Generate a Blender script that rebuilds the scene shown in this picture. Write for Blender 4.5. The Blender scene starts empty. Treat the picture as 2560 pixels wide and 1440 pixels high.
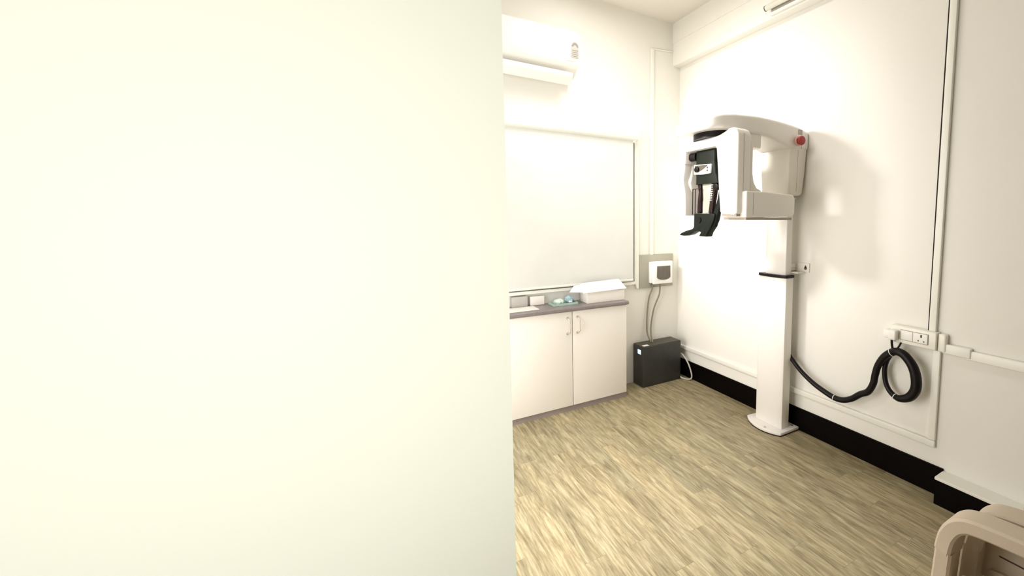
import bpy, bmesh, math
from mathutils import Vector, Matrix
S = bpy.context.scene
COL = S.collection
PI = math.pi

# ------------------------------------------------------------------ materials
def new_mat(name):
    m = bpy.data.materials.new(name); m.use_nodes = True
    nt = m.node_tree; b = nt.nodes['Principled BSDF']
    return m, nt, b
def mat(name, col, rough=0.5, metal=0.0, var=0.04, scale=6.0, bump=0.0, bscale=60.0, spec=0.5, coat=0.0):
    """plain surface with a little procedural variation of its own"""
    m, nt, b = new_mat(name)
    tc = nt.nodes.new('ShaderNodeTexCoord')
    n = nt.nodes.new('ShaderNodeTexNoise'); n.inputs['Scale'].default_value = scale; n.inputs['Detail'].default_value = 4
    nt.links.new(tc.outputs['Object'], n.inputs['Vector'])
    r = nt.nodes.new('ShaderNodeValToRGB')
    r.color_ramp.elements[0].position = 0.3; r.color_ramp.elements[1].position = 0.7
    r.color_ramp.elements[0].color = tuple(c*(1-var) for c in col)+(1,)
    r.color_ramp.elements[1].color = tuple(min(1, c*(1+var)) for c in col)+(1,)
    nt.links.new(n.outputs['Fac'], r.inputs['Fac']); nt.links.new(r.outputs['Color'], b.inputs['Base Color'])
    b.inputs['Roughness'].default_value = rough; b.inputs['Metallic'].default_value = metal
    b.inputs['Specular IOR Level'].default_value = spec; b.inputs['Coat Weight'].default_value = coat
    if bump:
        n2 = nt.nodes.new('ShaderNodeTexNoise'); n2.inputs['Scale'].default_value = bscale; n2.inputs['Detail'].default_value = 3
        nt.links.new(tc.outputs['Object'], n2.inputs['Vector'])
        bp = nt.nodes.new('ShaderNodeBump'); bp.inputs['Strength'].default_value = bump; bp.inputs['Distance'].default_value = 0.002
        nt.links.new(n2.outputs['Fac'], bp.inputs['Height']); nt.links.new(bp.outputs['Normal'], b.inputs['Normal'])
    return m
def floor_mat():
    m, nt, b = new_mat('oak_vinyl_planks')
    N = nt.nodes.new; L = nt.links.new
    tc = N('ShaderNodeTexCoord')
    sep = N('ShaderNodeSeparateXYZ'); L(tc.outputs['Object'], sep.inputs[0])
    def mth(op, a, b=None):
        n = N('ShaderNodeMath'); n.operation = op
        for k, v in enumerate((a, b)):
            if v is None: continue
            if isinstance(v, (int, float)): n.inputs[k].default_value = v
            else: L(v, n.inputs[k])
        return n.outputs[0]
    rx = mth('DIVIDE', sep.outputs['X'], 0.102); row = mth('FLOOR', rx)
    wn = N('ShaderNodeTexWhiteNoise'); wn.noise_dimensions = '1D'; L(row, wn.inputs['W'])
    vy = mth('ADD', mth('DIVIDE', sep.outputs['Y'], 0.92), wn.outputs['Value']); pid = mth('FLOOR', vy)
    cmb = N('ShaderNodeCombineXYZ'); L(row, cmb.inputs[0]); L(pid, cmb.inputs[1])
    wc = N('ShaderNodeTexWhiteNoise'); wc.noise_dimensions = '2D'; L(cmb.outputs[0], wc.inputs['Vector'])
    fx = mth('FRACT', rx); fy = mth('FRACT', vy)
    jx = mth('LESS_THAN', fx, 0.012); jy = mth('LESS_THAN', fy, 0.0018); joint = mth('MULTIPLY', mth('MAXIMUM', jx, jy), 0.55)
    sh = N('ShaderNodeVectorMath'); sh.operation = 'MULTIPLY_ADD'
    L(wc.outputs['Color'], sh.inputs[0]); sh.inputs[1].default_value = (7.3, 3.1, 5.7); L(tc.outputs['Object'], sh.inputs[2])
    def grain(sx, sy, det, rough=0.6, dist=0.4):
        g = N('ShaderNodeMapping'); g.inputs['Scale'].default_value = (sx, sy, 1); L(sh.outputs[0], g.inputs['Vector'])
        n = N('ShaderNodeTexNoise'); n.inputs['Scale'].default_value = 1.0; n.inputs['Detail'].default_value = det
        n.inputs['Roughness'].default_value = rough; n.inputs['Distortion'].default_value = dist
        L(g.outputs['Vector'], n.inputs['Vector']); return n
    n1 = grain(30, 3.2, 6, 0.66, 1.1); n2 = grain(150, 9.0, 3, 0.6, 0.3); n3 = grain(9, 1.3, 3)
    r1 = N('ShaderNodeValToRGB'); e = r1.color_ramp.elements
    e[0].position = 0.30; e[0].color = (0.20, 0.165, 0.10, 1); e[1].position = 0.72; e[1].color = (0.56, 0.50, 0.36, 1)
    m1 = r1.color_ramp.elements.new(0.46); m1.color = (0.345, 0.295, 0.19, 1)
    m2 = r1.color_ramp.elements.new(0.56); m2.color = (0.43, 0.375, 0.25, 1)
    L(n1.outputs['Fac'], r1.inputs['Fac'])
    r2 = N('ShaderNodeValToRGB'); r2.color_ramp.elements[0].position = 0.32; r2.color_ramp.elements[0].color = (0.70, 0.68, 0.62, 1)
    r2.color_ramp.elements[1].position = 0.6; r2.color_ramp.elements[1].color = (1.06, 1.05, 1.02, 1)
    L(n2.outputs['Fac'], r2.inputs['Fac'])
    r3 = N('ShaderNodeValToRGB'); r3.color_ramp.elements[0].position = 0.3; r3.color_ramp.elements[0].color = (0.86, 0.87, 0.84, 1)
    r3.color_ramp.elements[1].position = 0.7; r3.color_ramp.elements[1].color = (1.1, 1.07, 1.03, 1)
    L(n3.outputs['Fac'], r3.inputs['Fac'])
    rp = N('ShaderNodeValToRGB'); rp.color_ramp.elements[0].color = (0.90, 0.91, 0.90, 1); rp.color_ramp.elements[1].color = (1.08, 1.06, 1.02, 1)
    L(wc.outputs['Value'], rp.inputs['Fac'])
    def mul(a, c, f=1.0):
        x = N('ShaderNodeMix'); x.data_type = 'RGBA'; x.blend_type = 'MULTIPLY'; x.inputs['Factor'].default_value = f
        L(a, x.inputs['A']); L(c, x.inputs['B']); return x.outputs['Result']
    c = mul(mul(mul(r1.outputs['Color'], r2.outputs['Color']), r3.outputs['Color']), rp.outputs['Color'])
    dk = N('ShaderNodeMix'); dk.data_type = 'RGBA'; dk.blend_type = 'MIX'
    L(joint, dk.inputs['Factor']); L(c, dk.inputs['A']); dk.inputs['B'].default_value = (0.16, 0.13, 0.08, 1)
    L(dk.outputs['Result'], b.inputs['Base Color'])
    b.inputs['Roughness'].default_value = 0.42; b.inputs['Specular IOR Level'].default_value = 0.35
    bp = N('ShaderNodeBump'); bp.inputs['Strength'].default_value = 0.25; bp.inputs['Distance'].default_value = 0.001
    L(n2.outputs['Fac'], bp.inputs['Height']); L(bp.outputs['Normal'], b.inputs['Normal'])
    return m
WARM = (0.86, 0.83, 0.745)
M = dict(
    wall=mat('painted_plaster_wall', (0.85, 0.83, 0.765), 0.75, var=0.012, scale=2.0, bump=0.12, bscale=90),
    cream=mat('cream_fade_wall', (0.90, 0.90, 0.755), 0.8, var=0.004, scale=1.0),
    ceil=mat('ceiling_paint', (0.78, 0.74, 0.67), 0.85, var=0.01, scale=2.0),
    beam=mat('beam_gloss_paint', (0.88, 0.86, 0.79), 0.55, var=0.01, scale=3),
    floor=floor_mat(),
    black=mat('black_skirting_gloss', (0.0022, 0.0012, 0.001), 0.5, var=0.3, scale=20, spec=0.06),
    trunk=mat('white_pvc_trunking', (0.88, 0.87, 0.79), 0.4, var=0.01, scale=8),
    plastic=mat('white_moulded_plastic', (0.88, 0.87, 0.81), 0.35, var=0.01, scale=6),
    xray=mat('white_enamel_shell', (0.88, 0.85, 0.80), 0.32, var=0.008, scale=3, spec=0.5),
    xray2=mat('warm_white_shell', (0.84, 0.80, 0.73), 0.4, var=0.01, scale=3),
    xshade=mat('light_grey_shell', (0.62, 0.59, 0.53), 0.45, var=0.01, scale=4),
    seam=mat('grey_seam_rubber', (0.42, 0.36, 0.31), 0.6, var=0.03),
    rubber=mat('black_rubber', (0.006, 0.004, 0.004), 0.38, var=0.2, scale=20, spec=0.2),
    dgreen=mat('dark_green_black_plastic', (0.008, 0.011, 0.007), 0.45, var=0.15, scale=12, spec=0.15),
    maroon=mat('dark_maroon_plastic', (0.018, 0.007, 0.007), 0.5, spec=0.2, var=0.15, scale=12),
    greyplate=mat('grey_mirror_plate', (0.50, 0.48, 0.37), 0.35, var=0.06, scale=12),
    chrome=mat('brushed_metal', (0.62, 0.60, 0.55), 0.3, metal=0.9, var=0.05),
    red=mat('red_button_plastic', (0.36, 0.022, 0.018), 0.4, var=0.1, scale=30),
    pinkring=mat('pale_pink_ring', (0.80, 0.50, 0.45), 0.5),
    greylabel=mat('grey_label_print', (0.48, 0.45, 0.40), 0.6, var=0.2, scale=120),
    labelgrey=mat('pale_rating_sticker', (0.46, 0.44, 0.39), 0.6), labeldark=mat('rating_sticker_print', (0.26, 0.24, 0.21), 0.6),
    darkprint=mat('dark_print', (0.08, 0.07, 0.06), 0.6),
    cab=mat('cream_laminate', (0.87, 0.83, 0.765), 0.28, var=0.015, scale=3, spec=0.5),
    top=mat('dark_grey_laminate', (0.23, 0.20, 0.195), 0.30, var=0.08, scale=30, spec=0.6),
    kick=mat('taupe_plinth', (0.30, 0.25, 0.235), 0.6, var=0.05),
    handle=mat('satin_handle', (0.62, 0.58, 0.50), 0.35, metal=0.5),
    blind=mat('grey_white_blind_fabric', (0.70, 0.70, 0.66), 0.85, var=0.02, scale=5, bump=0.15, bscale=400),
    cass=mat('blind_cassette', (0.82, 0.83, 0.75), 0.4, var=0.01),
    board=mat('grey_painted_steel', (0.40, 0.385, 0.31), 0.6, var=0.05, scale=8),
    encl=mat('white_enclosure', (0.88, 0.88, 0.84), 0.35, var=0.01),
    smoke=mat('smoked_cover', (0.115, 0.098, 0.075), 0.25, var=0.12, scale=25),
    gcable=mat('grey_brown_cable', (0.26, 0.235, 0.17), 0.5, var=0.06, scale=30),
    lcable=mat('pale_grey_cable', (0.55, 0.52, 0.46), 0.5, var=0.05),
    ups=mat('charcoal_powder_coat', (0.034, 0.034, 0.032), 0.42, var=0.12, scale=14, bump=0.1, bscale=300, spec=0.5),
    upstop=mat('charcoal_top_panel', (0.062, 0.060, 0.042), 0.5, var=0.1, scale=14),
    label=mat('white_paper_label', (0.85, 0.85, 0.80), 0.6, var=0.03),
    paper=mat('white_paper', (0.90, 0.90, 0.87), 0.7, var=0.01),
    card=mat('white_card', (0.84, 0.80, 0.74), 0.75, var=0.02, scale=5),
    teal=mat('sea_green_plastic', (0.42, 0.56, 0.50), 0.4, var=0.1, scale=15),
    blue=mat('blue_wrap', (0.36, 0.51, 0.58), 0.4, var=0.2, scale=40),
    pale=mat('pale_green_film', (0.62, 0.74, 0.66), 0.4, var=0.15, scale=30),
    taupe=mat('taupe_plastic', (0.50, 0.48, 0.45), 0.5, var=0.05),
    chair=mat('beige_moulded_polypropylene', (0.56, 0.47, 0.36), 0.5, var=0.03, scale=7, bump=0.25, bscale=500),
    brown=mat('dark_brown_slot', (0.07, 0.035, 0.022), 0.6),
    socket=mat('ivory_socket_plate', (0.90, 0.88, 0.78), 0.3, var=0.01),
    tie=mat('clear_cable_tie', (0.75, 0.74, 0.70), 0.4),
    tube=mat('opal_tube', (0.72, 0.72, 0.62), 0.25, var=0.02),
    tubeshade=mat('tube_shadow_grey', (0.33, 0.30, 0.25), 0.5),
    redbrown=mat('red_brown_vinyl', (0.10, 0.045, 0.03), 0.5, var=0.1, scale=10),
)
def emis(name, col, s):
    m, nt, b = new_mat(name); b.inputs['Base Color'].default_value = col+(1,)
    b.inputs['Emission Color'].default_value = col+(1,); b.inputs['Emission Strength'].default_value = s
    return m
M['lcd'] = emis('lit_lcd', (0.60, 0.80, 0.95), 0.9)

# ------------------------------------------------------------------ mesh helpers
def bevel(bm, w, seg=3, ang=30):
    if w <= 0: return
    es = [e for e in bm.edges if e.is_manifold and e.calc_face_angle(0) > math.radians(ang)]
    if es: bmesh.ops.bevel(bm, geom=es, offset=w, segments=seg, profile=0.5, affect='EDGES', clamp_overlap=True)
def join(bm, other):
    me = bpy.data.meshes.new('tmp'); other.to_mesh(me); bm.from_mesh(me); bpy.data.meshes.remove(me); other.free()
def box(a, b, bev=0.0, seg=3):
    bm = bmesh.new(); bmesh.ops.create_cube(bm, size=1.0)
    a = Vector(a); b = Vector(b)
    for v in bm.verts:
        v.co = Vector([(a[i]+b[i])/2 + v.co[i]*abs(b[i]-a[i]) for i in range(3)])
    bevel(bm, bev, seg); return bm
AX = {'x': lambda p, t: (t, p[0], p[1]), 'y': lambda p, t: (p[0], t, p[1]), 'z': lambda p, t: (p[0], p[1], t)}
def prism(pts, axis, t0, t1, bev=0.0, seg=3, ang=30):
    """2-D outline (yz / xz / xy) given thickness along axis"""
    bm = bmesh.new(); f = AX[axis]
    a = [bm.verts.new(f(p, t0)) for p in pts]; b = [bm.verts.new(f(p, t1)) for p in pts]
    n = len(pts); bm.faces.new(a); bm.faces.new(b[::-1])
    for i in range(n): bm.faces.new((a[i], b[i], b[(i+1) % n], a[(i+1) % n]))
    bmesh.ops.recalc_face_normals(bm, faces=bm.faces); bevel(bm, bev, seg, ang); return bm
def loft(sections, cap=True):
    bm = bmesh.new(); rings = [[bm.verts.new(p) for p in s] for s in sections]; n = len(rings[0])
    for r0, r1 in zip(rings, rings[1:]):
        for i in range(n): bm.faces.new((r0[i], r0[(i+1) % n], r1[(i+1) % n], r1[i]))
    if cap: bm.faces.new(rings[0][::-1]); bm.faces.new(rings[-1])
    bmesh.ops.recalc_face_normals(bm, faces=bm.faces); return bm
def rrect(cx, cy, w, h, r, seg=4):
    """rounded rectangle outline"""
    r = min(r, w/2-1e-4, h/2-1e-4); out = []
    for sx, sy, a0 in ((1, 1, 0), (-1, 1, PI/2), (-1, -1, PI), (1, -1, 3*PI/2)):
        for k in range(seg+1):
            a = a0 + PI/2*k/seg
            out.append((cx+sx*(w/2-r)+r*math.cos(a), cy+sy*(h/2-r)+r*math.sin(a)))
    return out
def catmull(P, n=8):
    P = [Vector(p) for p in P]; Q = [2*P[0]-P[1]]+P+[2*P[-1]-P[-2]]; out = []
    for i in range(1, len(Q)-2):
        for k in range(n):
            t = k/n; a, b, c, d = Q[i-1:i+3]
            out.append(0.5*((2*b)+(c-a)*t+(2*a-5*b+4*c-d)*t*t+(3*b-a-3*c+d)*t**3))
    out.append(P[-1]); return out
def tube(P, r, seg=12, smooth=6, prof=None, up=None):
    """tube along points; r a number or one radius per given point; prof: 2-D outline instead of a circle"""
    n0 = len(P)
    C = catmull(P, smooth) if smooth > 1 else [Vector(p) for p in P]
    rs = r if isinstance(r, (list, tuple)) else [r]*n0
    secs = []; prev = None
    for i, c in enumerate(C):
        t = (C[min(i+1, len(C)-1)]-C[max(i-1, 0)]).normalized()
        if up is not None: u = Vector(up)
        elif prev is None: u = Vector((0, 0, 1)) if abs(t.z) < 0.9 else Vector((1, 0, 0))
        else: u = prev
        n = (u-t*u.dot(t)).normalized(); prev = n; bn = t.cross(n)
        f = i/(smooth if smooth > 1 else 1); k = min(int(f), n0-1); fr = f-k; k2 = min(k+1, n0-1)
        rr = rs[k]*(1-fr)+rs[k2]*fr
        if prof: secs.append([c+n*p[0]+bn*p[1] for p in prof])
        else: secs.append([c+rr*(math.cos(2*PI*j/seg)*n+math.sin(2*PI*j/seg)*bn) for j in range(seg)])
    return loft(secs)
def cyl(c0, c1, r, seg=24, bev=0.0, r2=None):
    r2 = r if r2 is None else r2
    bm = tube([c0, c1], [r, r2], seg, 1); bevel(bm, bev, 2, 50); return bm
def obj(name, bm, m, parent=None, smooth=True, loc=None):
    me = bpy.data.meshes.new(name); bm.to_mesh(me); bm.free()
    me.materials.append(m)
    if smooth:
        me.polygons.foreach_set('use_smooth', [True]*len(me.polygons))
        me.set_sharp_from_angle(angle=math.radians(38))
    o = bpy.data.objects.new(name, me); COL.objects.link(o)
    if parent is not None:
        o.parent = parent
        o.location = -Vector(parent.location) if parent.type == 'EMPTY' else (0, 0, 0)
    return o
def thing(name, label, cat, loc, group=None):
    o = bpy.data.objects.new(name, None); COL.objects.link(o); o.location = loc; o.empty_display_size = 0.05
    o['label'] = label; o['category'] = cat
    if group: o['group'] = group
    return o
def tag(o, label, cat, group=None):
    o['label'] = label; o['category'] = cat
    if group: o['group'] = group
    return o
def struct(name, bm, m, parent=None, smooth=False):
    o = obj(name, bm, m, parent, smooth)
    o['kind'] = 'structure'; return o

# ------------------------------------------------------------------ room shell
YB = 0.06; HC = 3.30
XL, YF = -4.8, -5.4
struct('floor', box((XL-.1, YF-.1, -0.10), (0.1, YB+.1, 0.0)), M['floor'])
struct('ceiling', box((XL-.1, YF-.1, HC), (0.1, YB+.1, HC+.1)), M['ceil'])
struct('wall_right', box((0.0, YF-.1, -0.1), (0.1, YB+.1, HC+.1)), M['wall'])
struct('wall_front', box((XL-.1, YF-.1, 0), (0.0, YF, HC)), M['wall'])
struct('wall_far_left', box((XL-.1, YF, 0), (XL, YB, HC)), M['wall'])
# back wall with the window opening behind the blind
bw = box((XL, YB, 0), (0.0, YB+.12, 0.945)); join(bw, box((XL, YB, 2.24), (0.0, YB+.12, HC)))
join(bw, box((-0.505, YB, 0.945), (0.0, YB+.12, 2.24))); join(bw, box((XL, YB, 0.945), (-1.85, YB+.12, 2.24)))
struct('wall_back', bw, M['wall'])
# left wall of the treatment room, an opening added for fill light, and a made-up partition for the cream fade
LX = -2.95
WY0, WY1, WZ0, WZ1 = -1.95, -0.40, 0.12, 2.10
lw = box((LX-.1, -2.3, 0), (LX, YB, WZ0)); join(lw, box((LX-.1, -2.3, WZ1), (LX, YB, HC)))
join(lw, box((LX-.1, -2.3, WZ0), (LX, WY0, WZ1))); join(lw, box((LX-.1, WY1, WZ0), (LX, YB, WZ1)))
struct('wall_left', lw, M['wall'])
struct('fade_partition', box((XL, -2.42, 0), (-2.365, -2.30, HC)), M['cream'])  # added wall that gives the flat cream of the left-hand fade
wf = box((LX-.06, WY0-.0, WZ0), (LX+.012, WY0+.05, WZ1)); join(wf, box((LX-.06, WY1-.05, WZ0), (LX+.012, WY1, WZ1)))
join(wf, box((LX-.06, WY0, WZ0), (LX+.012, WY1, WZ0+.05))); join(wf, box((LX-.06, WY0, WZ1-.05), (LX+.012, WY1, WZ1)))
w2 = struct('left_fill_frame', wf, M['trunk'])  # frame of the invented opening around the left fill light

# beam along the right wall with a groove line, its painted faces
BX = -0.083; BZ = 2.925
bm = box((BX, YF, BZ), (0.0, YB, HC), 0.0)
struct('trim_1', bm, M['beam'])
struct('trim_2', box((BX-.006, YF, 3.125), (BX, YB, HC)), M['beam'])      # shallow facing board above the groove

# skirting: black band, then the stepped plinth with a white capping
struct('baseboard_right', box((-0.012, -2.28, 0), (0.0, YB, 0.16)), M['black'])
struct('baseboard_plinth', box((-0.100, YF, 0), (0.0, -2.28, 0.135)), M['black'])
struct('trim_3', prism([(-2.278, 0.135), (YF, 0.135), (YF, 0.15), (-2.278, 0.15)], 'x', -0.104, 0.0, 0.003), M['trunk'])

# window behind the blind: jamb, sill, frame and glass
w1 = struct('window_1', box((-1.85, YB+.02, 0.945), (-0.505, YB+.07, 0.985)), M['trunk'])
fr = box((-0.55, YB+.02, 0.985), (-0.505, YB+.07, 2.24)); join(fr, box((-1.85, YB+.02, 0.985), (-1.81, YB+.07, 2.24)))
join(fr, box((-1.81, YB+.02, 2.20), (-0.55, YB+.07, 2.24))); join(fr, box((-1.20, YB+.02, 0.985), (-1.16, YB+.07, 2.20)))
obj('window_frame', fr, M['trunk'], w1)
gm, gnt, gb = new_mat('window_glass'); gb.inputs['Base Color'].default_value = (0.8, 0.85, 0.85, 1); gb.inputs['Roughness'].default_value = 0.05; gb.inputs['Transmission Weight'].default_value = 0.9
obj('window_glass', box((-1.81, YB+.045, 0.985), (-0.55, YB+.05, 2.20)), gm, w1)
struct('trim_4', prism([(-0.520, 0.965), (-0.520, 2.26), (-0.470, 2.26), (-0.470, 0.880), (-0.492, 0.880)], 'y', YB-.022, YB, 0.003), M['trunk'])   # right architrave, tapered foot
struct('trim_5', box((-1.86, YB-.045, 0.925), (-0.521, YB, 0.952), 0.005), M['trunk'])    # window sill

# ------------------------------------------------------------------ roller blind
rb = thing('roller_blind', 'pale grey roller blind pulled down over the window above the cabinet', 'blind', (-1.05, YB, 2.23))
cs = prism([(YB-.001, 2.195), (YB-.001, 2.275), (YB-.05, 2.278), (YB-.085, 2.262), (YB-.098, 2.232), (YB-.09, 2.203), (YB-.05, 2.19)], 'x', -1.80, -0.515, 0.006)
obj('cassette', cs, M['cass'], rb)
obj('fabric', prism([(-1.78, 0.975), (-1.78, 2.20), (-0.552, 2.20), (-0.552, 0.975)], 'y', YB-.055, YB-.053), M['blind'], rb)
obj('bottom_bar', box((-1.78, YB-.060, 0.962), (-0.552, YB-.048, 0.980), 0.004), M['cass'], rb)
obj('end_bracket', box((-0.560, YB-.07, 2.178), (-0.535, YB-.002, 2.196), 0.003), M['plastic'], rb)

# ------------------------------------------------------------------ air conditioner
ac = thing('air_conditioner', 'white wall-mounted split air conditioner above the blind, sticker at its right end', 'air conditioner', (-1.6, YB, 2.6))
AP = [(YB-.002, 2.62), (YB-.002, 2.935), (YB-.06, 2.945), (YB-.16, 2.93), (YB-.205, 2.90), (YB-.215, 2.84), (YB-.213, 2.70), (YB-.195, 2.665), (YB-.165, 2.645), (YB-.12, 2.60), (YB-.06, 2.595)]
obj('body', prism(AP, 'x', -1.98, -1.13, 0.012), M['plastic'], ac)
obj('front_panel', prism([(YB-.214, 2.705), (YB-.219, 2.72), (YB-.221, 2.83), (YB-.214, 2.895), (YB-.205, 2.90), (YB-.208, 2.72)], 'x', -1.97, -1.134, 0.002), M['plastic'], ac)
lv = obj('louver', prism([(YB-.19, 2.615), (YB-.205, 2.60), (YB-.200, 2.580), (YB-.165, 2.545), (YB-.125, 2.535), (YB-.125, 2.543), (YB-.16, 2.556), (YB-.186, 2.59)], 'x', -1.95, -1.185, 0.004), M['plastic'], ac)
obj('air_outlet', box((-1.94, YB-.185, 2.600), (-1.195, YB-.10, 2.606)), M['greylabel'], ac)['label'] = 'dark outlet slot'
lb = prism([(-1.205, 2.715), (-1.145, 2.715), (-1.145, 2.80)] + [(-1.175+.03*math.cos(a), 2.80+.03*math.sin(a)) for a in [k*PI/8 for k in range(1, 8)]] + [(-1.205, 2.80)], 'y', YB-.2235, YB-.2205)
el = obj('energy_label', lb, M['labelgrey'], ac); el['label'] = 'small sticker with a half-round rating dial'
dial = prism([(-1.175+.026*math.cos(a), 2.792+.03*math.sin(a)) for a in [k*PI/10 for k in range(11)]]+[(-1.175+.014*math.cos(a), 2.792+.013*math.sin(a)) for a in [k*PI/10 for k in range(10, -1, -1)]], 'y', YB-.2245, YB-.2235)
for k in range(4): join(dial, box((-1.199, YB-.2245, 2.722+.014*k), (-1.155+.004*(k % 2), YB-.2235, 2.7265+.014*k)))
obj('label_print', dial, M['labeldark'], el)
obj('display_mark', box((-1.24, YB-.2235, 2.682), (-1.185, YB-.2190, 2.6845)), M['greylabel'], ac)

# ------------------------------------------------------------------ conduits / trunking
vt = box((-0.338, YB-.018, 1.185), (-0.306, YB, 3.03), 0.004)
tag(obj('cable_trunking', vt, M['trunk']), 'white vertical cable trunking on the back wall rising from the grey board', 'trunking')
tag(obj('cable_trunking', tube([(-0.318, YB-.006, 3.03), (-0.20, YB-.006, 3.04), (-0.09, YB-.006, 3.05)], 0.006, 8, 3), M['trunk']), 'thin white cable run from the trunking top to the beam', 'cable')
VT = box((-0.022, -2.206, 0.905), (0.0, -2.172, BZ-.001), 0.003)
tag(obj('cable_trunking', VT, M['trunk']), 'tall white vertical trunking above the socket box on the right wall', 'trunking')
tag(obj('thin_cable', tube([(-0.006, -2.165, BZ-.002), (-0.006, -2.164, 2.0), (-0.006, -2.165, 1.3), (-0.006, -2.166, 0.905)], 0.0042, 8, 4), M['maroon']), 'thin dark cable running down beside the tall white trunking', 'cable')
fr = [(YB-.001, 0.262), (-2.235, 0.262), (-2.235, 0.30), (YB-.001, 0.30)]
tag(obj('cable_trunking', prism(fr, 'x', -0.020, -0.0005, 0.005), M['trunk']), 'long white horizontal trunking low on the right wall above the black skirting', 'trunking')
tag(obj('cable_trunking', box((-0.020, -2.235, 0.302), (-0.0005, -2.198, 0.806), 0.004), M['trunk']), 'short white vertical trunking below the socket box', 'trunking')
tag(obj('cable_trunking', box((-0.024, -3.6, 0.792), (-0.0005, -2.335, 0.840), 0.006), M['trunk']), 'white horizontal trunking running right from the socket box', 'trunking')
tag(obj('trunking_connector', box((-0.030, -2.372, 0.800), (-0.0005, -2.242, 0.852), 0.006), M['trunk']), 'white joint piece between socket box and right-hand trunking', 'trunking')

# ------------------------------------------------------------------ socket box with plugs
sb = thing('socket_box', 'ivory surface-mounted box with switch and three-pin socket on the right wall', 'socket', (0, -2.1, 0.86))
obj('back_box', box((-0.050, -2.222, 0.810), (-0.0005, -1.985, 0.906), 0.005), M['socket'], sb)
obj('switch_frame', box((-0.054, -2.186, 0.831), (-0.0495, -2.043, 0.890), 0.002), M['seam'], sb)['label'] = 'thin dark shadow-gap frame'
for a, b2 in ((-2.108, -2.046), (-2.183, -2.110)):
    q = obj('module', box((-0.0565, a, 0.834), (-0.053, b2, 0.887), 0.0015), M['plastic'], sb)
q2 = obj('earth_hole', box((-0.0575, -2.156, 0.866), (-0.056, -2.147, 0.882), 0.001), M['darkprint'], q)
for yy in (-2.138, -2.166):
    obj('pin_hole', box((-0.0575, yy-.003, 0.843), (-0.056, yy+.003, 0.850), 0.001), M['darkprint'], q)
obj('side_cover', box((-0.036, -2.262, 0.806), (-0.0005, -2.224, 0.902), 0.008), M['socket'], sb)
pl = thing('power_plug', 'white power plug at the left end of the socket box with two dark leads', 'plug', (0, -2.0, 0.84))
obj('plug_body', box((-0.092, -2.035, 0.826), (-0.0505, -1.993, 0.884), 0.008), M['plastic'], pl)
obj('adapter', box((-0.05, -1.982, 0.822), (-0.0005, -1.945, 0.870), 0.006), M['plastic'], pl)
obj('lead', tube([(-0.07, -2.006, 0.828), (-0.071, -2.008, 0.80), (-0.068, -2.014, 0.762)], 0.0065, 10, 4), M['rubber'], pl)
obj('lead', tube([(-0.05, -2.048, 0.813), (-0.055, -2.040, 0.79), (-0.062, -2.026, 0.762)], 0.005, 10, 4), M['maroon'], pl)

# ------------------------------------------------------------------ black hose with coil
HP = [(-1.16, 0.62), (-1.24, 0.60), (-1.328, 0.533), (-1.413, 0.462), (-1.507, 0.409), (-1.587, 0.38), (-1.669, 0.36), (-1.729, 0.365), (-1.786, 0.394), (-1.838, 0.44), (-1.886, 0.474), (-1.914, 0.531), (-1.923, 0.59), (-1.937, 0.651), (-1.968, 0.71), (-2.009, 0.749), (-2.046, 0.764), (-2.084, 0.752), (-2.126, 0.706), (-2.148, 0.646), (-2.15, 0.581), (-2.124, 0.528), (-2.077, 0.500), (-2.04, 0.499), (-2.001, 0.523), (-1.976, 0.566), (-1.966, 0.629), (-1.974, 0.687), (-2.000, 0.735), (-2.035, 0.757)]
HR = [.014]*2+[.0145, .015, .016, .017, .018, .018, .0185, .019, .020, .020, .020, .020, .021, .022, .022, .024, .026, .027, .027, .025, .020, .016, .0145, .014, .014, .014, .014, .013]
HX = [-0.045, -0.05]+[-0.07]*14+[-0.078]*7+[-0.068, -0.06, -0.054, -0.05, -0.048, -0.048, -0.05]
hs = thing('cable_hose', 'black sleeved cable hose drooping from the column and coiled under the socket', 'hose', (-0.06, -1.9, 0.5))
obj('hose', tube([(HX[i], p[0], p[1]) for i, p in enumerate(HP)], HR, 16, 6), M['rubber'], hs)
def ring_at(i, rr, w=0.004):
    a = Vector((HX[i], *HP[i])); t = (Vector((HX[i+1], *HP[i+1]))-Vector((HX[i-1], *HP[i-1]))).normalized()
    return tube([a-t*w, a+t*w], rr, 16, 1)
for i, rr in ((6, .0192), (15, .0234), (23, .0178)):
    obj('cable_tie', ring_at(i, rr, 0.0022), M['tie'], hs)['label'] = 'pale cable tie'

# ------------------------------------------------------------------ tube light on the beam
tl = thing('tube_light', 'switched-off fluorescent batten on the white ceiling beam', 'light', (BX, -1.3, 2.97))
obj('batten', box((BX-.026, -2.30, 2.938), (BX-.0002, -1.078, 2.956), 0.003), M['plastic'], tl)
obj('tube', cyl((BX-.046, -2.27, 2.985), (BX-.046, -1.068, 2.985), 0.019, 16), M['tube'], tl)
obj('shadow_strip', box((BX-.030, -2.27, 2.954), (BX-.0002, -1.10, 2.975)), M['tubeshade'], tl)  # grey strip painting the shadow under the tube
obj('end_cap', cyl((BX-.046, -1.068, 2.985), (BX-.046, -1.061, 2.985), 0.020, 16), M['darkprint'], tl)['label'] = 'dark end cap'

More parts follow.
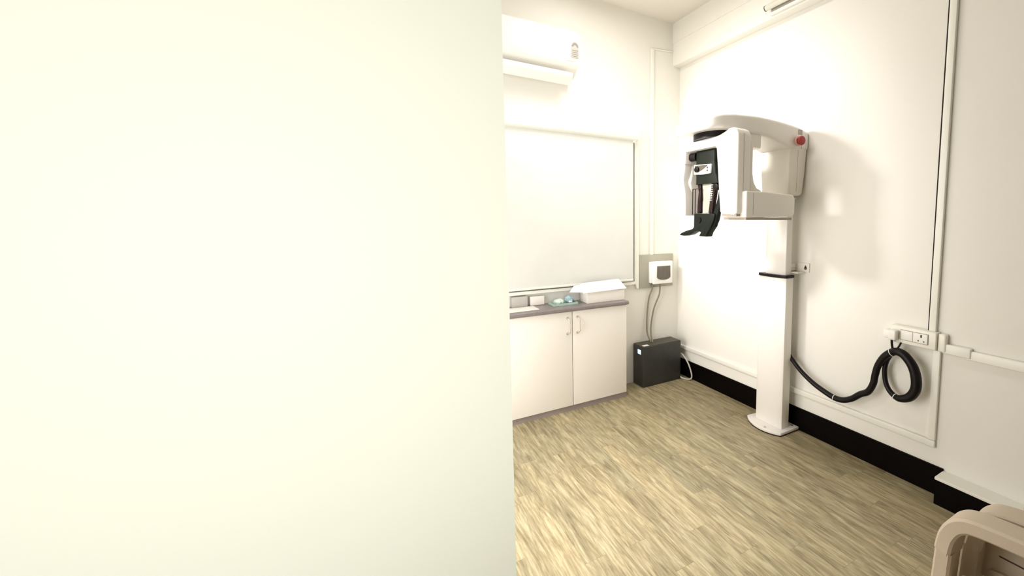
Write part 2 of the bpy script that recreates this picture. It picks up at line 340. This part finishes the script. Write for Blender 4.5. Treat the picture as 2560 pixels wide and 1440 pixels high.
# ------------------------------------------------------------------ distribution board
db = thing('distribution_board', 'grey steel board carrying a white breaker enclosure with smoked cover', 'electrical board', (-0.3, YB, 1.03))
obj('back_plate', box((-0.463, YB-.016, 0.878), (-0.078, YB-.001, 1.188), 0.002), M['board'], db)
for sx, sz in ((-0.44, 1.17), (-0.10, 0.90)):
    obj('screw', cyl((sx, YB-.019, sz), (sx, YB-.015, sz), 0.004, 10), M['seam'], db)
en = obj('enclosure_base', box((-0.360, YB-.055, 0.925), (-0.120, YB-.016, 1.120), 0.004), M['encl'], db)
obj('enclosure_cover', box((-0.348, YB-.085, 0.915), (-0.130, YB-.053, 1.126), 0.008), M['encl'], db)
wp = [(-0.312, 1.082), (-0.162, 1.082), (-0.160, 0.980)]+[(-0.236+.076*math.cos(a), 0.980-.028*math.sin(a)) for a in [k*PI/8 for k in range(1, 8)]]+[(-0.314, 0.980)]
obj('smoked_window', prism(wp, 'y', YB-.0895, YB-.083, 0.0015), M['smoke'], db)['label'] = 'dark smoked window'
for i, P in enumerate(([(-0.318, .92), (-0.33, 0.86), (-0.357, 0.783), (-0.379, 0.615), (-0.387, 0.464), (-0.368, 0.376)], [(-0.262, 0.926), (-0.261, 0.812), (-0.306, 0.683), (-0.338, 0.534), (-0.352, 0.44), (-0.358, 0.376)])):
    ys = [YB-.028, YB-.028, YB-.02, YB-.02, YB-.035, YB-.07] if i == 0 else [YB-.065, YB-.05, YB-.03, YB-.03, YB-.05, YB-.085]
    if i == 1: P[0] = (-0.262, 0.914)
    tag(obj('power_cable', tube([(p[0], y, p[1]) for p, y in zip(P, ys)], 0.0075, 10, 5), M['gcable']),
        ('left of two grey-brown cables from the breaker board down to the black battery box', 'right of two grey-brown cables from the breaker board down to the black battery box')[i], 'cable', 'cables between breaker board and battery box')

# ------------------------------------------------------------------ base cabinet and worktop
cb = thing('base_cabinet', 'cream two-door base cabinet under the dark worktop', 'cabinet', (-1.3, -0.08, 0))
FY = -0.195
obj('carcass', box((-1.735, FY+.020, 0.042), (-0.745, YB-.002, 0.802), 0.002), M['cab'], cb)
obj('plinth', box((-1.735, FY+.012, 0.0), (-0.748, YB-.01, 0.041)), M['kick'], cb)
for i, (a, b2, hx) in enumerate(((-1.733, -1.242, -1.283), (-1.236, -0.747, -1.199))):
    d = obj('door', box((a, FY-.001, 0.045), (b2, FY+.0185, 0.799), 0.0025), M['cab'], cb)
    z1, z0 = 0.752, 0.628
    hd = tube([(hx, FY-.001, z1), (hx+.003, FY-.022, z1-.008), (hx+.012, FY-.030, z1-.030), (hx+.012, FY-.030, z0+.030), (hx+.003, FY-.022, z0+.008), (hx, FY-.001, z0)], 0.0052, 10, 4)
    join(hd, cyl((hx, FY-.006, z0), (hx, FY-.0008, z0), 0.010, 12)); join(hd, cyl((hx, FY-.006, z1), (hx, FY-.0008, z1), 0.009, 12))
    obj('handle', hd, M['handle'], d)
wt = box((-1.90, -0.222, 0.804), (-0.735, YB-.001, 0.834), 0.008)
tag(obj('worktop', wt, M['top']), 'dark grey laminate worktop along the window wall', 'worktop')
# things on the worktop
cx = thing('cardboard_box', 'low white carton on the worktop with flaps laid open', 'box', (-0.9, -0.06, 0.834))
obj('carton', box((-1.085, -0.150, 0.8345), (-0.740, -0.015, 0.925), 0.002), M['card'], cx)
obj('lid_flap', loft([[(-1.135, -0.172, 0.925), (-0.725, -0.160, 0.930), (-0.725, -0.160, 0.934), (-1.135, -0.172, 0.929)], [(-1.09, -0.045, 0.985), (-0.73, -0.035, 0.995), (-0.73, -0.035, 0.999), (-1.09, -0.045, 0.989)]]), M['paper'], cx)
obj('side_flap', loft([[(-1.20, -0.06, 0.925), (-1.085, -0.145, 0.925), (-1.085, -0.145, 0.928), (-1.20, -0.06, 0.928)], [(-1.15, -0.03, 0.965), (-1.075, -0.055, 0.985), (-1.075, -0.055, 0.988), (-1.15, -0.03, 0.968)]]), M['paper'], cx)
tr = thing('instrument_tray', 'sea-green plastic tray on the worktop left of the white carton', 'tray', (-1.25, -0.06, 0.834))
obj('tray_base', box((-1.36, -0.12, 0.8345), (-1.155, -0.005, 0.838), 0.001), M['teal'], tr)
rim = box((-1.36, -0.12, 0.838), (-1.155, -0.115, 0.852)); join(rim, box((-1.36, -0.010, 0.838), (-1.155, -0.005, 0.852))); join(rim, box((-1.36, -0.115, 0.838), (-1.355, -0.010, 0.852))); join(rim, box((-1.16, -0.115, 0.838), (-1.155, -0.010, 0.852)))
obj('rim', rim, M['teal'], tr)
bt = thing('wrapped_packet', 'small blue and white wrapped packet in the green tray', 'packet', (-1.2, -0.06, 0.84))
pk = bmesh.new(); bmesh.ops.create_icosphere(pk, subdivisions=3, radius=1.0)
for v in pk.verts:
    n = 1+.10*math.sin(9*v.co.x+3*v.co.z)+.08*math.sin(13*v.co.y+5*v.co.x)
    v.co = Vector((-1.205+v.co.x*.036*n, -0.060+v.co.y*.035*n, 0.870+v.co.z*.030*n))
obj('packet_body', pk, M['blue'], bt)
obj('packet_label', box((-1.222, -0.102, 0.852), (-1.195, -0.088, 0.862), 0.002), M['paper'], bt)
pg = bmesh.new(); bmesh.ops.create_icosphere(pg, subdivisions=3, radius=1.0)
for v in pg.verts:
    n = 1+.14*math.sin(8*v.co.x+4*v.co.y)
    v.co = Vector((-1.292+v.co.x*.040*n, -0.060+v.co.y*.035*n, 0.860+v.co.z*.021*n))
tag(obj('plastic_pouch', pg, M['pale']), 'pale crumpled green pouch in the tray beside the blue packet', 'pouch')
tag(obj('storage_box', box((-1.50, YB-.050, 0.8345), (-1.385, YB-.004, 0.905), 0.004), M['card']), 'plain white box against the wall behind the green tray', 'box')
tag(obj('storage_box', box((-1.645, YB-.060, 0.8345), (-1.525, YB-.006, 0.915), 0.003), M['taupe']), 'grey box against the wall at the left end of the worktop', 'box')
tag(obj('paper_folder', box((-1.72, -0.165, 0.8345), (-1.49, -0.02, 0.8395), 0.001), M['card']), 'flat white paper folder lying at the left end of the worktop', 'folder')

# ------------------------------------------------------------------ black battery box (UPS)
up = thing('battery_unit', 'black floor-standing battery backup box between cabinet and corner', 'battery box', (-0.3, -0.03, 0))
obj('body', box((-0.525, -0.115, 0.0), (-0.095, 0.050, 0.372), 0.006), M['ups'], up)
obj('top_panel', box((-0.521, -0.111, 0.372), (-0.099, 0.046, 0.376), 0.002), M['upstop'], up)
obj('display', box((-0.528, -0.080, 0.300), (-0.524, -0.030, 0.340), 0.001), M['lcd'], up)['label'] = 'lit pale blue display'
obj('sticker', box((-0.505, -0.100, 0.376), (-0.445, -0.060, 0.3768)), M['label'], up)['label'] = 'white sticker'
tag(obj('floor_cable', tube([(-0.094, -0.055, 0.235), (-0.06, -0.10, 0.225), (-0.045, -0.17, 0.15), (-0.04, -0.215, 0.05), (-0.055, -0.20, 0.014), (-0.085, -0.13, 0.010), (-0.094, -0.08, 0.03)], 0.0075, 10, 6), M['lcable']), 'pale grey cable looping from the right end of the black battery box', 'cable')

# ------------------------------------------------------------------ dental X-ray machine
xr = thing('dental_x_ray_machine', 'tall white panoramic dental X-ray machine standing at the right wall', 'x-ray machine', (-0.1, -1.2, 0))
# base plate: straight at the wall side, bowed towards the room
bp = [(-0.014, -1.055), (-0.014, -1.375), (-0.205, -1.370)]
for k in range(1, 12):
    t = k/12; y = -1.370+t*.330; bp.append((-0.205+.020*t-.058*math.sin(PI*t)**0.8, y))
bp.append((-0.183, -1.040))
obj('base_plate', prism(bp, 'z', 0.006, 0.026, 0.004), M['xray'], xr)
obj('base_gasket', prism([(x*0.99-.001, y) for x, y in bp], 'z', 0.0, 0.006), M['rubber'], xr)
for sx, sy in ((-0.226, -1.245), (-0.045, -1.338)):
    obj('levelling_screw', cyl((sx, sy, 0.026), (sx, sy, 0.030), 0.009, 14), M['chrome'], xr)
# lower column, gently bowed front
def col_sec(z, x0, x1, y0, y1, bow, r):
    pts = []
    n = 10
    pts.append((x1, y1, z)); pts.append((x1, y0, z))
    for k in range(n+1):
        t = k/n; y = y0+(y1-y0)*t
        xx = x0 - bow*(math.sin(PI*t)); 
        if k == 0 or k == n: xx = x0+r*.35
        pts.append((xx, y, z))
    return pts
def column(z0, z1, *a):
    bm = loft([col_sec(z0, *a), col_sec(z1, *a)]); bevel(bm, 0.003, 2, 40); return bm
obj('lower_column', column(0.026, 1.108, -0.160, -0.080, -1.335, -1.098, 0.006, 0.012), M['xray'], xr)
obj('column_collar', column(1.106, 1.126, -0.166, -0.076, -1.340, -1.094, 0.012, 0.010), M['rubber'], xr)['label'] = 'black collar'
obj('upper_column', column(1.124, 1.72, -0.150, -0.088, -1.320, -1.143, 0.004, 0.010), M['xray'], xr)
br = box((-0.088, -1.300, 1.150), (-0.006, -1.255, 1.200), 0.003); join(br, box((-0.008, -1.405, 1.145), (-0.0005, -1.255, 1.208), 0.002))
join(br, box((-0.088, -1.372, 1.140), (-0.004, -1.255, 1.146), 0.001))
wb = obj('wall_bracket', br, M['xray2'], xr)
kh = cyl((-0.012, -1.377, 1.172), (-0.0075, -1.377, 1.172), 0.010, 12); join(kh, prism([(-1.385, 1.176), (-1.369, 1.176), (-1.374, 1.192), (-1.379, 1.192)], 'x', -0.012, -0.0075))
obj('keyhole', kh, M['darkprint'], wb)
# rear housing, tapering downwards
hz = []
for z, x0, y0, y1, x1 in ((1.668, -0.135, -1.310, -1.14, -0.060), (1.676, -0.165, -1.338, -1.118, -0.040), (1.690, -0.174, -1.347, -1.110, -0.034), (1.82, -0.182, -1.352, -1.106, -0.020), (1.985, -0.189, -1.355, -1.104, -0.008)):
    hz.append([(x, y, z) for x, y in rrect((x0+x1)/2, (y0+y1)/2, x1-x0, y1-y0, 0.012, 3)])
ho = obj('rear_housing', loft(hz), M['xray2'], xr)
obj('seam', loft([[(-0.1045, -1.349, 1.70), (-0.1025, -1.349, 1.70), (-0.1025, -1.345, 1.70), (-0.1045, -1.345, 1.70)], [(-0.1045, -1.356, 1.975), (-0.1025, -1.356, 1.975), (-0.1025, -1.352, 1.975), (-0.1045, -1.352, 1.975)]]), M['seam'], ho)
obj('vent_foot', prism(rrect(-0.10, -1.235, 0.12, 0.16, 0.02, 3), 'z', 1.650, 1.664, 0.003), M['xshade'], ho)
# overhead arm: sections along x, rounded head at the free end
stations = [ # x, ymin, ymax, zbot, ztop
 (-0.002, -1.355, -1.105, 1.980, 2.092), (-0.012, -1.360, -1.100, 1.978, 2.104), (-0.10, -1.360, -1.100, 1.978, 2.124), (-0.197, -1.360, -1.100, 1.978, 2.133),
 (-0.27, -1.360, -1.098, 2.002, 2.139), (-0.335, -1.360, -1.094, 2.017, 2.142), (-0.403, -1.360, -1.088, 2.029, 2.144), (-0.495, -1.360, -1.075, 2.036, 2.145),
 (-0.584, -1.360, -1.06, 2.036, 2.141), (-0.70, -1.360, -1.035, 2.040, 2.133), (-0.79, -1.360, -1.010, 2.040, 2.121), (-0.845, -1.352, -1.000, 2.038, 2.110),
 (-0.875, -1.330, -1.010, 2.030, 2.102), (-0.892, -1.295, -1.035, 2.032, 2.090), (-0.900, -1.25, -1.08, 2.040, 2.076)]
secs = []
for x, y0, y1, z0, z1 in stations:
    h = z1-z0; c = min(0.020, h*.3)
    ry = rrect((y0+y1)/2, (z0+z1)/2, y1-y0, h, c, 4)
    secs.append([(x, p[0], p[1]) for p in ry])
am = obj('overhead_arm', loft(secs), M['xray'], xr)
obj('arm_seam', box((-0.080, -1.3615, 1.985), (-0.0785, -1.3590, 2.075)), M['seam'], am)
eb = obj('emergency_stop_button', cyl((-0.118, -1.360, 2.030), (-0.118, -1.372, 2.030), 0.034, 28, 0.003), M['pinkring'], am)
eb['label'] = 'red mushroom stop button on a pale ring'
cap = cyl((-0.128, -1.370, 2.030), (-0.132, -1.392, 2.028), 0.019, 28); join(cap, cyl((-0.131, -1.390, 2.028), (-0.133, -1.408, 2.027), 0.030, 28, 0.006))
obj('button_cap', cap, M['red'], eb)
obj('type_label', box((-0.118, -1.3612, 2.074), (-0.074, -1.3595, 2.108)), M['greylabel'], am)
mk = box((-0.068, -1.3615, 2.020), (-0.050, -1.3595, 2.030)); join(mk, box((-0.061, -1.3615, 2.046), (-0.057, -1.3595, 2.053)))
obj('printed_mark', mk, M['darkprint'], am)
# pivot under the arm
pv = obj('pivot_housing', prism(rrect(-0.55, -1.235, 0.24, 0.22, 0.05, 5), 'z', 1.955, 2.040, 0.008), M['xray2'], xr)
tg = prism([(-0.690+.125*math.cos(a), -1.175+.150*math.sin(a)) for a in [k*2*PI/40 for k in range(40)]], 'z', 2.004, 2.041)
obj('slit_shade_disc', tg, M['rubber'], xr)['label'] = 'dark disc for the shade in the slit under the arm'  # black disc added to darken the shaded slit below the arm
# rotating C-arm: one inverted U in the yz plane, with the detector leg far away and the tube leg near
cprof = [(-1.462, 1.545), (-1.462, 1.99), (-1.448, 2.020), (-1.42, 2.034), (-1.385, 2.035), (-1.355, 2.022), (-1.30, 2.008), (-1.02, 2.003), (-0.935, 2.000), (-0.912, 1.992), (-0.905, 1.97), (-0.905, 1.948),
         (-1.268, 1.948), (-1.283, 1.935), (-1.322, 1.556), (-1.335, 1.540), (-1.44, 1.533)]
cprof = cprof[:]
ca = obj('rotating_arm', prism(cprof, 'x', -0.780, -0.672, 0.010, 3, 25), M['xray'], xr)
ca['label'] = 'white C-shaped rotating arm'
obj('seam', box((-0.7335, -1.4635, 1.56), (-0.7315, -1.4610, 2.0)), M['seam'], ca)
obj('underside_shade', prism([(-0.772, -1.452), (-0.680, -1.452), (-0.680, -1.334), (-0.772, -1.334)], 'z', 1.527, 1.545), M['seam'], ca)  # dark strip painting the shadow line under the near leg
# tube head: box with a fillet rising into the near leg
tp = [(-0.745, 1.520), (-0.318, 1.535), (-0.305, 1.550), (-0.305, 1.632), (-0.316, 1.648), (-0.35, 1.668), (-0.56, 1.678), (-0.610, 1.688), (-0.640, 1.72), (-0.652, 1.78), (-0.652, 1.93), (-0.675, 1.93), (-0.675, 1.70), (-0.745, 1.69)]
th = prism([(-0.740, 1.518), (-0.318, 1.530), (-0.305, 1.545), (-0.305, 1.640), (-0.322, 1.662), (-0.56, 1.672), (-0.740, 1.672)], 'y', -1.497, -1.300, 0.010, 3, 25)
t1 = obj('tube_head', th, M['xray'], xr)
obj('underside_shade', prism([(-0.730, -1.488), (-0.322, -1.488), (-0.322, -1.306), (-0.730, -1.306)], 'z', 1.506, 1.522), M['seam'], t1)  # dark strip painting the shadow line under the tube head
fl = [(-0.674, 1.66), (-0.560, 1.66), (-0.575, 1.682), (-0.610, 1.694), (-0.635, 1.725), (-0.648, 1.78), (-0.648, 1.95), (-0.674, 1.96)]
obj('tube_head_neck', prism(fl, 'y', -1.455, -1.315, 0.004, 2, 25), M['xray2'], xr)
obj('seam', box((-0.684, -1.4985, 1.535), (-0.682, -1.4955, 1.660)), M['seam'], t1)
# detector leg, waisted
ds = []
for z, x1, y1, y0 in ((1.535, -0.665, -0.905, -0.995), (1.60, -0.668, -0.905, -0.995), (1.68, -0.672, -0.900, -0.990), (1.735, -0.690, -0.900, -0.975), (1.77, -0.700, -0.903, -0.968), (1.83, -0.672, -0.905, -0.982), (1.87, -0.655, -0.905, -0.988), (1.952, -0.650, -0.905, -0.992)):
    ds.append([(x, y, z) for x, y in rrect((-0.780+x1)/2, (y0+y1)/2, x1+.780, y1-y0, 0.010, 3)])
dl = obj('detector_head', loft(ds), M['xray'], xr)
obj('inner_cover', loft([[(x, y, z) for x, y in rrect(-0.690+dx, -0.965, 0.09, 0.05, 0.01, 3)] for z, dx in ((1.54, .02), (1.68, .02), (1.75, .0), (1.80, .015), (1.95, .02))]), M['xray2'], dl)
obj('seam', box((-0.782, -0.992, 1.868), (-0.70, -0.903, 1.870)), M['seam'], dl)
# black patient support hanging from the arm
hd = obj('head_support', loft([[(x, y, z) for x, y in rrect(-0.690, yc, 0.09, w, 0.015, 3)] for z, yc, w in ((1.735, -1.150, 0.215), (1.78, -1.145, 0.205), (1.80, -1.138, 0.195), (1.868, -1.133, 0.188), (1.872, -1.133, 0.180), (1.90, -1.133, 0.190), (1.950, -1.133, 0.185))]), M['dgreen'], xr)
hd['label'] = 'black head support block'
obj('hanger', box((-0.735, -1.22, 1.945), (-0.665, -1.05, 1.952)), M['rubber'], hd)
obj('side_rod', tube([(-0.722, -1.045, 1.916), (-0.724, -1.0, 1.917), (-0.724, -0.984, 1.917)], 0.0, 20, 1, prof=[(p[0], p[1]) for p in rrect(0, 0, 0.052, 0.05, 0.02, 4)]), M['rubber'], hd)
cp = obj('control_panel', prism([(-1.040, 1.862), (-1.205, 1.853), (-1.197, 1.797), (-1.120, 1.794), (-1.040, 1.800)], 'x', -0.746, -0.733, 0.002), M['paper'], hd)
cp['label'] = 'white control panel with dial'
arc = [(-1.050, 1.856), (-1.175, 1.850)]+[(-1.175+.105*t, 1.848-.036*math.sin(t*PI/2)) for t in (.1, .25, .4, .55, .7, .85, 1.0)]
obj('display', prism(arc, 'x', -0.7485, -0.745), M['smoke'], cp)
obj('knob', cyl((-0.746, -1.076, 1.829), (-0.760, -1.076, 1.829), 0.019, 20, 0.002), M['rubber'], cp)
for zz in (1.834, 1.816):
    obj('button', box((-0.750, -1.176, zz-.005), (-0.745, -1.166, zz+.005), 0.001), M['darkprint'], cp)
# lower patient frame: struts, grey mirror plate, guard frame, chin rest
def strut(P, w, x0=-0.722, x1=-0.692, bev=.003):
    """flat bar following points in the yz plane"""
    C = catmull([(0, p[0], p[1]) for p in P], 5); ws = w if isinstance(w, list) else [w]*len(P)
    L_, R_ = [], []
    for i, c in enumerate(C):
        t = (C[min(i+1, len(C)-1)]-C[max(i-1, 0)]).normalized(); n = Vector((0, -t.z, t.y))
        f = i/5; k = min(int(f), len(P)-1); k2 = min(k+1, len(P)-1); ww = ws[k]*(1-(f-k))+ws[k2]*(f-k)
        L_.append((c.y+n.y*ww/2, c.z+n.z*ww/2)); R_.append((c.y-n.y*ww/2, c.z-n.z*ww/2))
    return prism(L_+R_[::-1], 'x', x0, x1, bev, 2, 50)
fr = obj('patient_frame', strut([(-1.066, 1.745), (-1.072, 1.69), (-1.064, 1.62), (-1.062, 1.55)], [.034, .022, .020, .024]), M['maroon'], xr)
obj('toothed_strut', strut([(-1.205, 1.740), (-1.200, 1.68), (-1.186, 1.60), (-1.178, 1.54)], [.030, .024, .026, .030]), M['maroon'], fr)
tt = bmesh.new()
for k in range(8): join(tt, box((-0.728, -1.206+.0015*k, 1.722-.0135*k), (-0.721, -1.176+.0015*k, 1.727-.0135*k)))
obj('scale_teeth', tt, M['lcable'], fr)
obj('knob', cyl((-0.730, -1.226, 1.712), (-0.692, -1.226, 1.712), 0.022, 20, 0.003), M['rubber'], fr)
obj('outer_strut', strut([(-1.258, 1.700), (-1.256, 1.66), (-1.243, 1.60), (-1.222, 1.54), (-1.19, 1.47)], [.010, .020, .030, .040, .05]), M['dgreen'], fr)
obj('mirror_plate', prism([(-1.090, 1.742), (-1.178, 1.736), (-1.152, 1.551), (-1.108, 1.552), (-1.100, 1.62)], 'x', -0.715, -0.705, 0.002), M['greyplate'], fr)
gf = bmesh.new()
for a, b2 in (((-1.015, 1.540), (-1.019, 1.710)), ((-1.015, 1.706), (-1.100, 1.710)), ((-1.096, 1.56), (-1.100, 1.710)), ((-1.040, 1.54), (-1.044, 1.71))):
    join(gf, box((-0.735, a[0], a[1]), (-0.731, b2[0], b2[1])))
obj('guard_frame', gf, M['maroon'], fr)
cr = [(-1.036, 1.548), (-1.200, 1.548), (-1.235, 1.54), (-1.222, 1.50), (-1.195, 1.455), (-1.168, 1.425), (-1.156, 1.398), (-1.086, 1.400), (-1.105, 1.425), (-1.078, 1.434), (-1.040, 1.430), (-0.990, 1.408), (-0.930, 1.398), (-0.880, 1.401), (-0.905, 1.418), (-0.960, 1.434), (-1.020, 1.446), (-1.035, 1.460)]
c2 = obj('chin_rest', prism(cr, 'x', -0.738, -0.680, 0.006, 2, 25), M['dgreen'], fr)
obj('clamp', cyl((-0.743, -1.090, 1.505), (-0.735, -1.090, 1.505), 0.020, 16), M['rubber'], c2)

# ------------------------------------------------------------------ beige plastic armchairs
def armchair(label, loc, hw=0.184, pz=0.50, pf=0.225):
    """origin under the seat centre, facing +y; arms at x = +-0.18"""
    t = thing('plastic_armchair', label, 'chair', loc, 'beige plastic armchairs')
    ox, oy, _ = loc
    def part(n, bm, m=M['chair'], parent=t):
        bmesh.ops.translate(bm, verts=bm.verts, vec=(ox, oy, 0)); return obj(n, bm, m, parent)
    st = []
    for y, z, w in ((-0.24, 0.395, 0.35), (-0.1, 0.385, 0.36), (0.10, 0.395, 0.38), (0.20, 0.405, 0.38), (0.235, 0.395, 0.37), (0.245, 0.365, 0.36)):
        w *= hw/.190
        st.append([(-w/2, y, z+.012), (-w/4, y, z), (w/4, y, z), (w/2, y, z+.012), (w/2, y, z-.005), (w/4, y, z-.014), (-w/4, y, z-.014), (-w/2, y, z-.005)])
    part('seat', loft(st))
    bk = []
    for z, y, w in ((0.38, -0.235, 0.32), (0.50, -0.262, 0.34), (0.65, -0.295, 0.37), (0.78, -0.325, 0.34), (0.815, -0.332, 0.24)):
        w *= hw/.190
        bk.append([(-w/2, y+.05, z), (-w/4, y+.008, z), (0, y, z), (w/4, y+.008, z), (w/2, y+.05, z), (w/2, y+.037, z), (w/4, y-.006, z), (0, y-.014, z), (-w/4, y-.006, z), (-w/2, y+.037, z)])
    part('backrest', loft(bk))
    sec = rrect(0, 0, 0.046, 0.084, 0.007, 1)
    for s in (-1, 1):
        P = [(s*(hw-.009), -0.270, 0.63), (s*(hw-.002), -0.12, 0.625), (s*hw, 0.05, 0.616), (s*hw, 0.19, 0.604), (s*hw, 0.238, 0.585), (s*(hw+.001), 0.262, 0.545), (s*(hw+.004), 0.274, 0.48)]
        part('armrest', tube(P, 0, 8, 6, prof=sec, up=(0, 0.30, 1.0)))
        part('leg', tube([(s*(hw+.004), 0.274, 0.482), (s*(hw+.003), 0.286, 0.25), (s*(hw+.003), 0.300, 0.002)], 0, 8, 4, prof=sec, up=(0, 0.30, 1.0)))
        part('leg', tube([(s*(hw-.02), -0.235, 0.40), (s*(hw-.01), -0.28, 0.2), (s*(hw-.005), -0.32, 0.002)], 0, 8, 4, prof=rrect(0, 0, 0.04, 0.05, 0.01, 3), up=(0, 1, 0)))
        sp = part('side_panel', prism([(-0.235, 0.37), (pf+.01, 0.37), (pf, pz), (pf-.025, pz+.01), (-0.24, pz+.02)], 'x', s*(hw-.02)-.006, s*(hw-.02)+.006, 0.003))
        for o_ in (s*(hw-.02)-.0068, s*(hw-.02)+.0068):
            part('slot', prism([(-0.20, pz-.038), (pf-.04, pz-.040), (pf-.037, pz-.036), (-0.20, pz-.032)], 'x', o_-.0006, o_+.0006), M['brown'], sp)
    return t
armchair('nearer beige plastic armchair at the bottom right, its curved armrest foremost', (-1.328, -2.981, 0), 0.229, 0.43)
armchair('beige plastic armchair beyond the nearer one, its armrest beside the black plinth', (-0.685, -3.019, 0), 0.308, 0.50, 0.255)

# ------------------------------------------------------------------ light
def area(name, loc, rot, sx, sy, power, col=(1, 1, 1), spread=180):
    l = bpy.data.lights.new(name, 'AREA'); l.shape = 'RECTANGLE'; l.size = sx; l.size_y = sy; l.energy = power; l.color = col
    l.spread = math.radians(spread)
    o = bpy.data.objects.new(name, l); COL.objects.link(o); o.location = loc; o.rotation_euler = rot; return o
WHT = (1.0, 0.965, 0.95)
area('left_fill', (LX-.02, (WY0+WY1)/2, (WZ0+WZ1)/2), (0, -PI/2, 0), 1.85, 1.5, 41, WHT)  # unseen fill added at left to brighten floor and cabinet
area('ceiling_fill', (-1.1, -0.9, 3.25), (0, 0, 0), 0.3, 0.9, 14.5, WHT)  # unseen overhead fill, added to balance the room's brightness
area('floor_fill', (-1.9, -1.5, 3.22), (0, 0, 0), 0.5, 0.5, 9.5, WHT, 60)  # unseen downward fill, added to brighten the left of the floor
area('corner_fill', (-2.3, -1.4, 2.9), (0, math.radians(-60), math.radians(25)), 0.35, 0.5, 3, WHT, 70)  # unseen free-hanging fill, added to lift the far corner
area('wall_lamp', (-2.80, -0.33, 2.6), (0, math.radians(-72), math.radians(-8)), 0.24, 0.32, 9.0, WHT, 55)
area('partition_fill', (-2.75, -5.0, 1.45), (math.radians(90), 0, 0), 1.0, 1.0, 8.5, (1, 1, 1), 60)  # unseen fill added to light the cream partition evenly
w = bpy.data.worlds.new('room_world'); S.world = w; w.use_nodes = True
w.node_tree.nodes['Background'].inputs['Color'].default_value = (0.9, 0.95, 1.0, 1); w.node_tree.nodes['Background'].inputs['Strength'].default_value = 0.2

# ------------------------------------------------------------------ camera
f, px, py, yaw, pitch, roll = 1074.4, 1602.7, 651.0, 0.58206, 0.09207, 0.00205
fw = Vector((math.sin(yaw)*math.cos(pitch), math.cos(yaw)*math.cos(pitch), -math.sin(pitch)))
r = Vector((math.cos(yaw), -math.sin(yaw), 0)); u = r.cross(fw)
r2 = r*math.cos(roll)+u*math.sin(roll); u2 = -r*math.sin(roll)+u*math.cos(roll)
cam = bpy.data.cameras.new('camera'); co = bpy.data.objects.new('camera', cam); COL.objects.link(co)
mt = Matrix((r2, u2, -fw)).transposed().to_4x4(); mt.translation = Vector((-2.599, -3.231, 1.5)); co.matrix_world = mt
cam.sensor_fit = 'HORIZONTAL'; cam.sensor_width = 36.0; cam.lens = f/2560*36.0
cam.shift_x = (1280-px)/2560; cam.shift_y = (py-720)/2560; cam.clip_start = 0.02
S.camera = co
S.view_settings.view_transform = 'Standard'; S.view_settings.look = 'None'; S.view_settings.gamma = 1; S.view_settings.use_curve_mapping = False
S.view_settings.exposure = 0.12
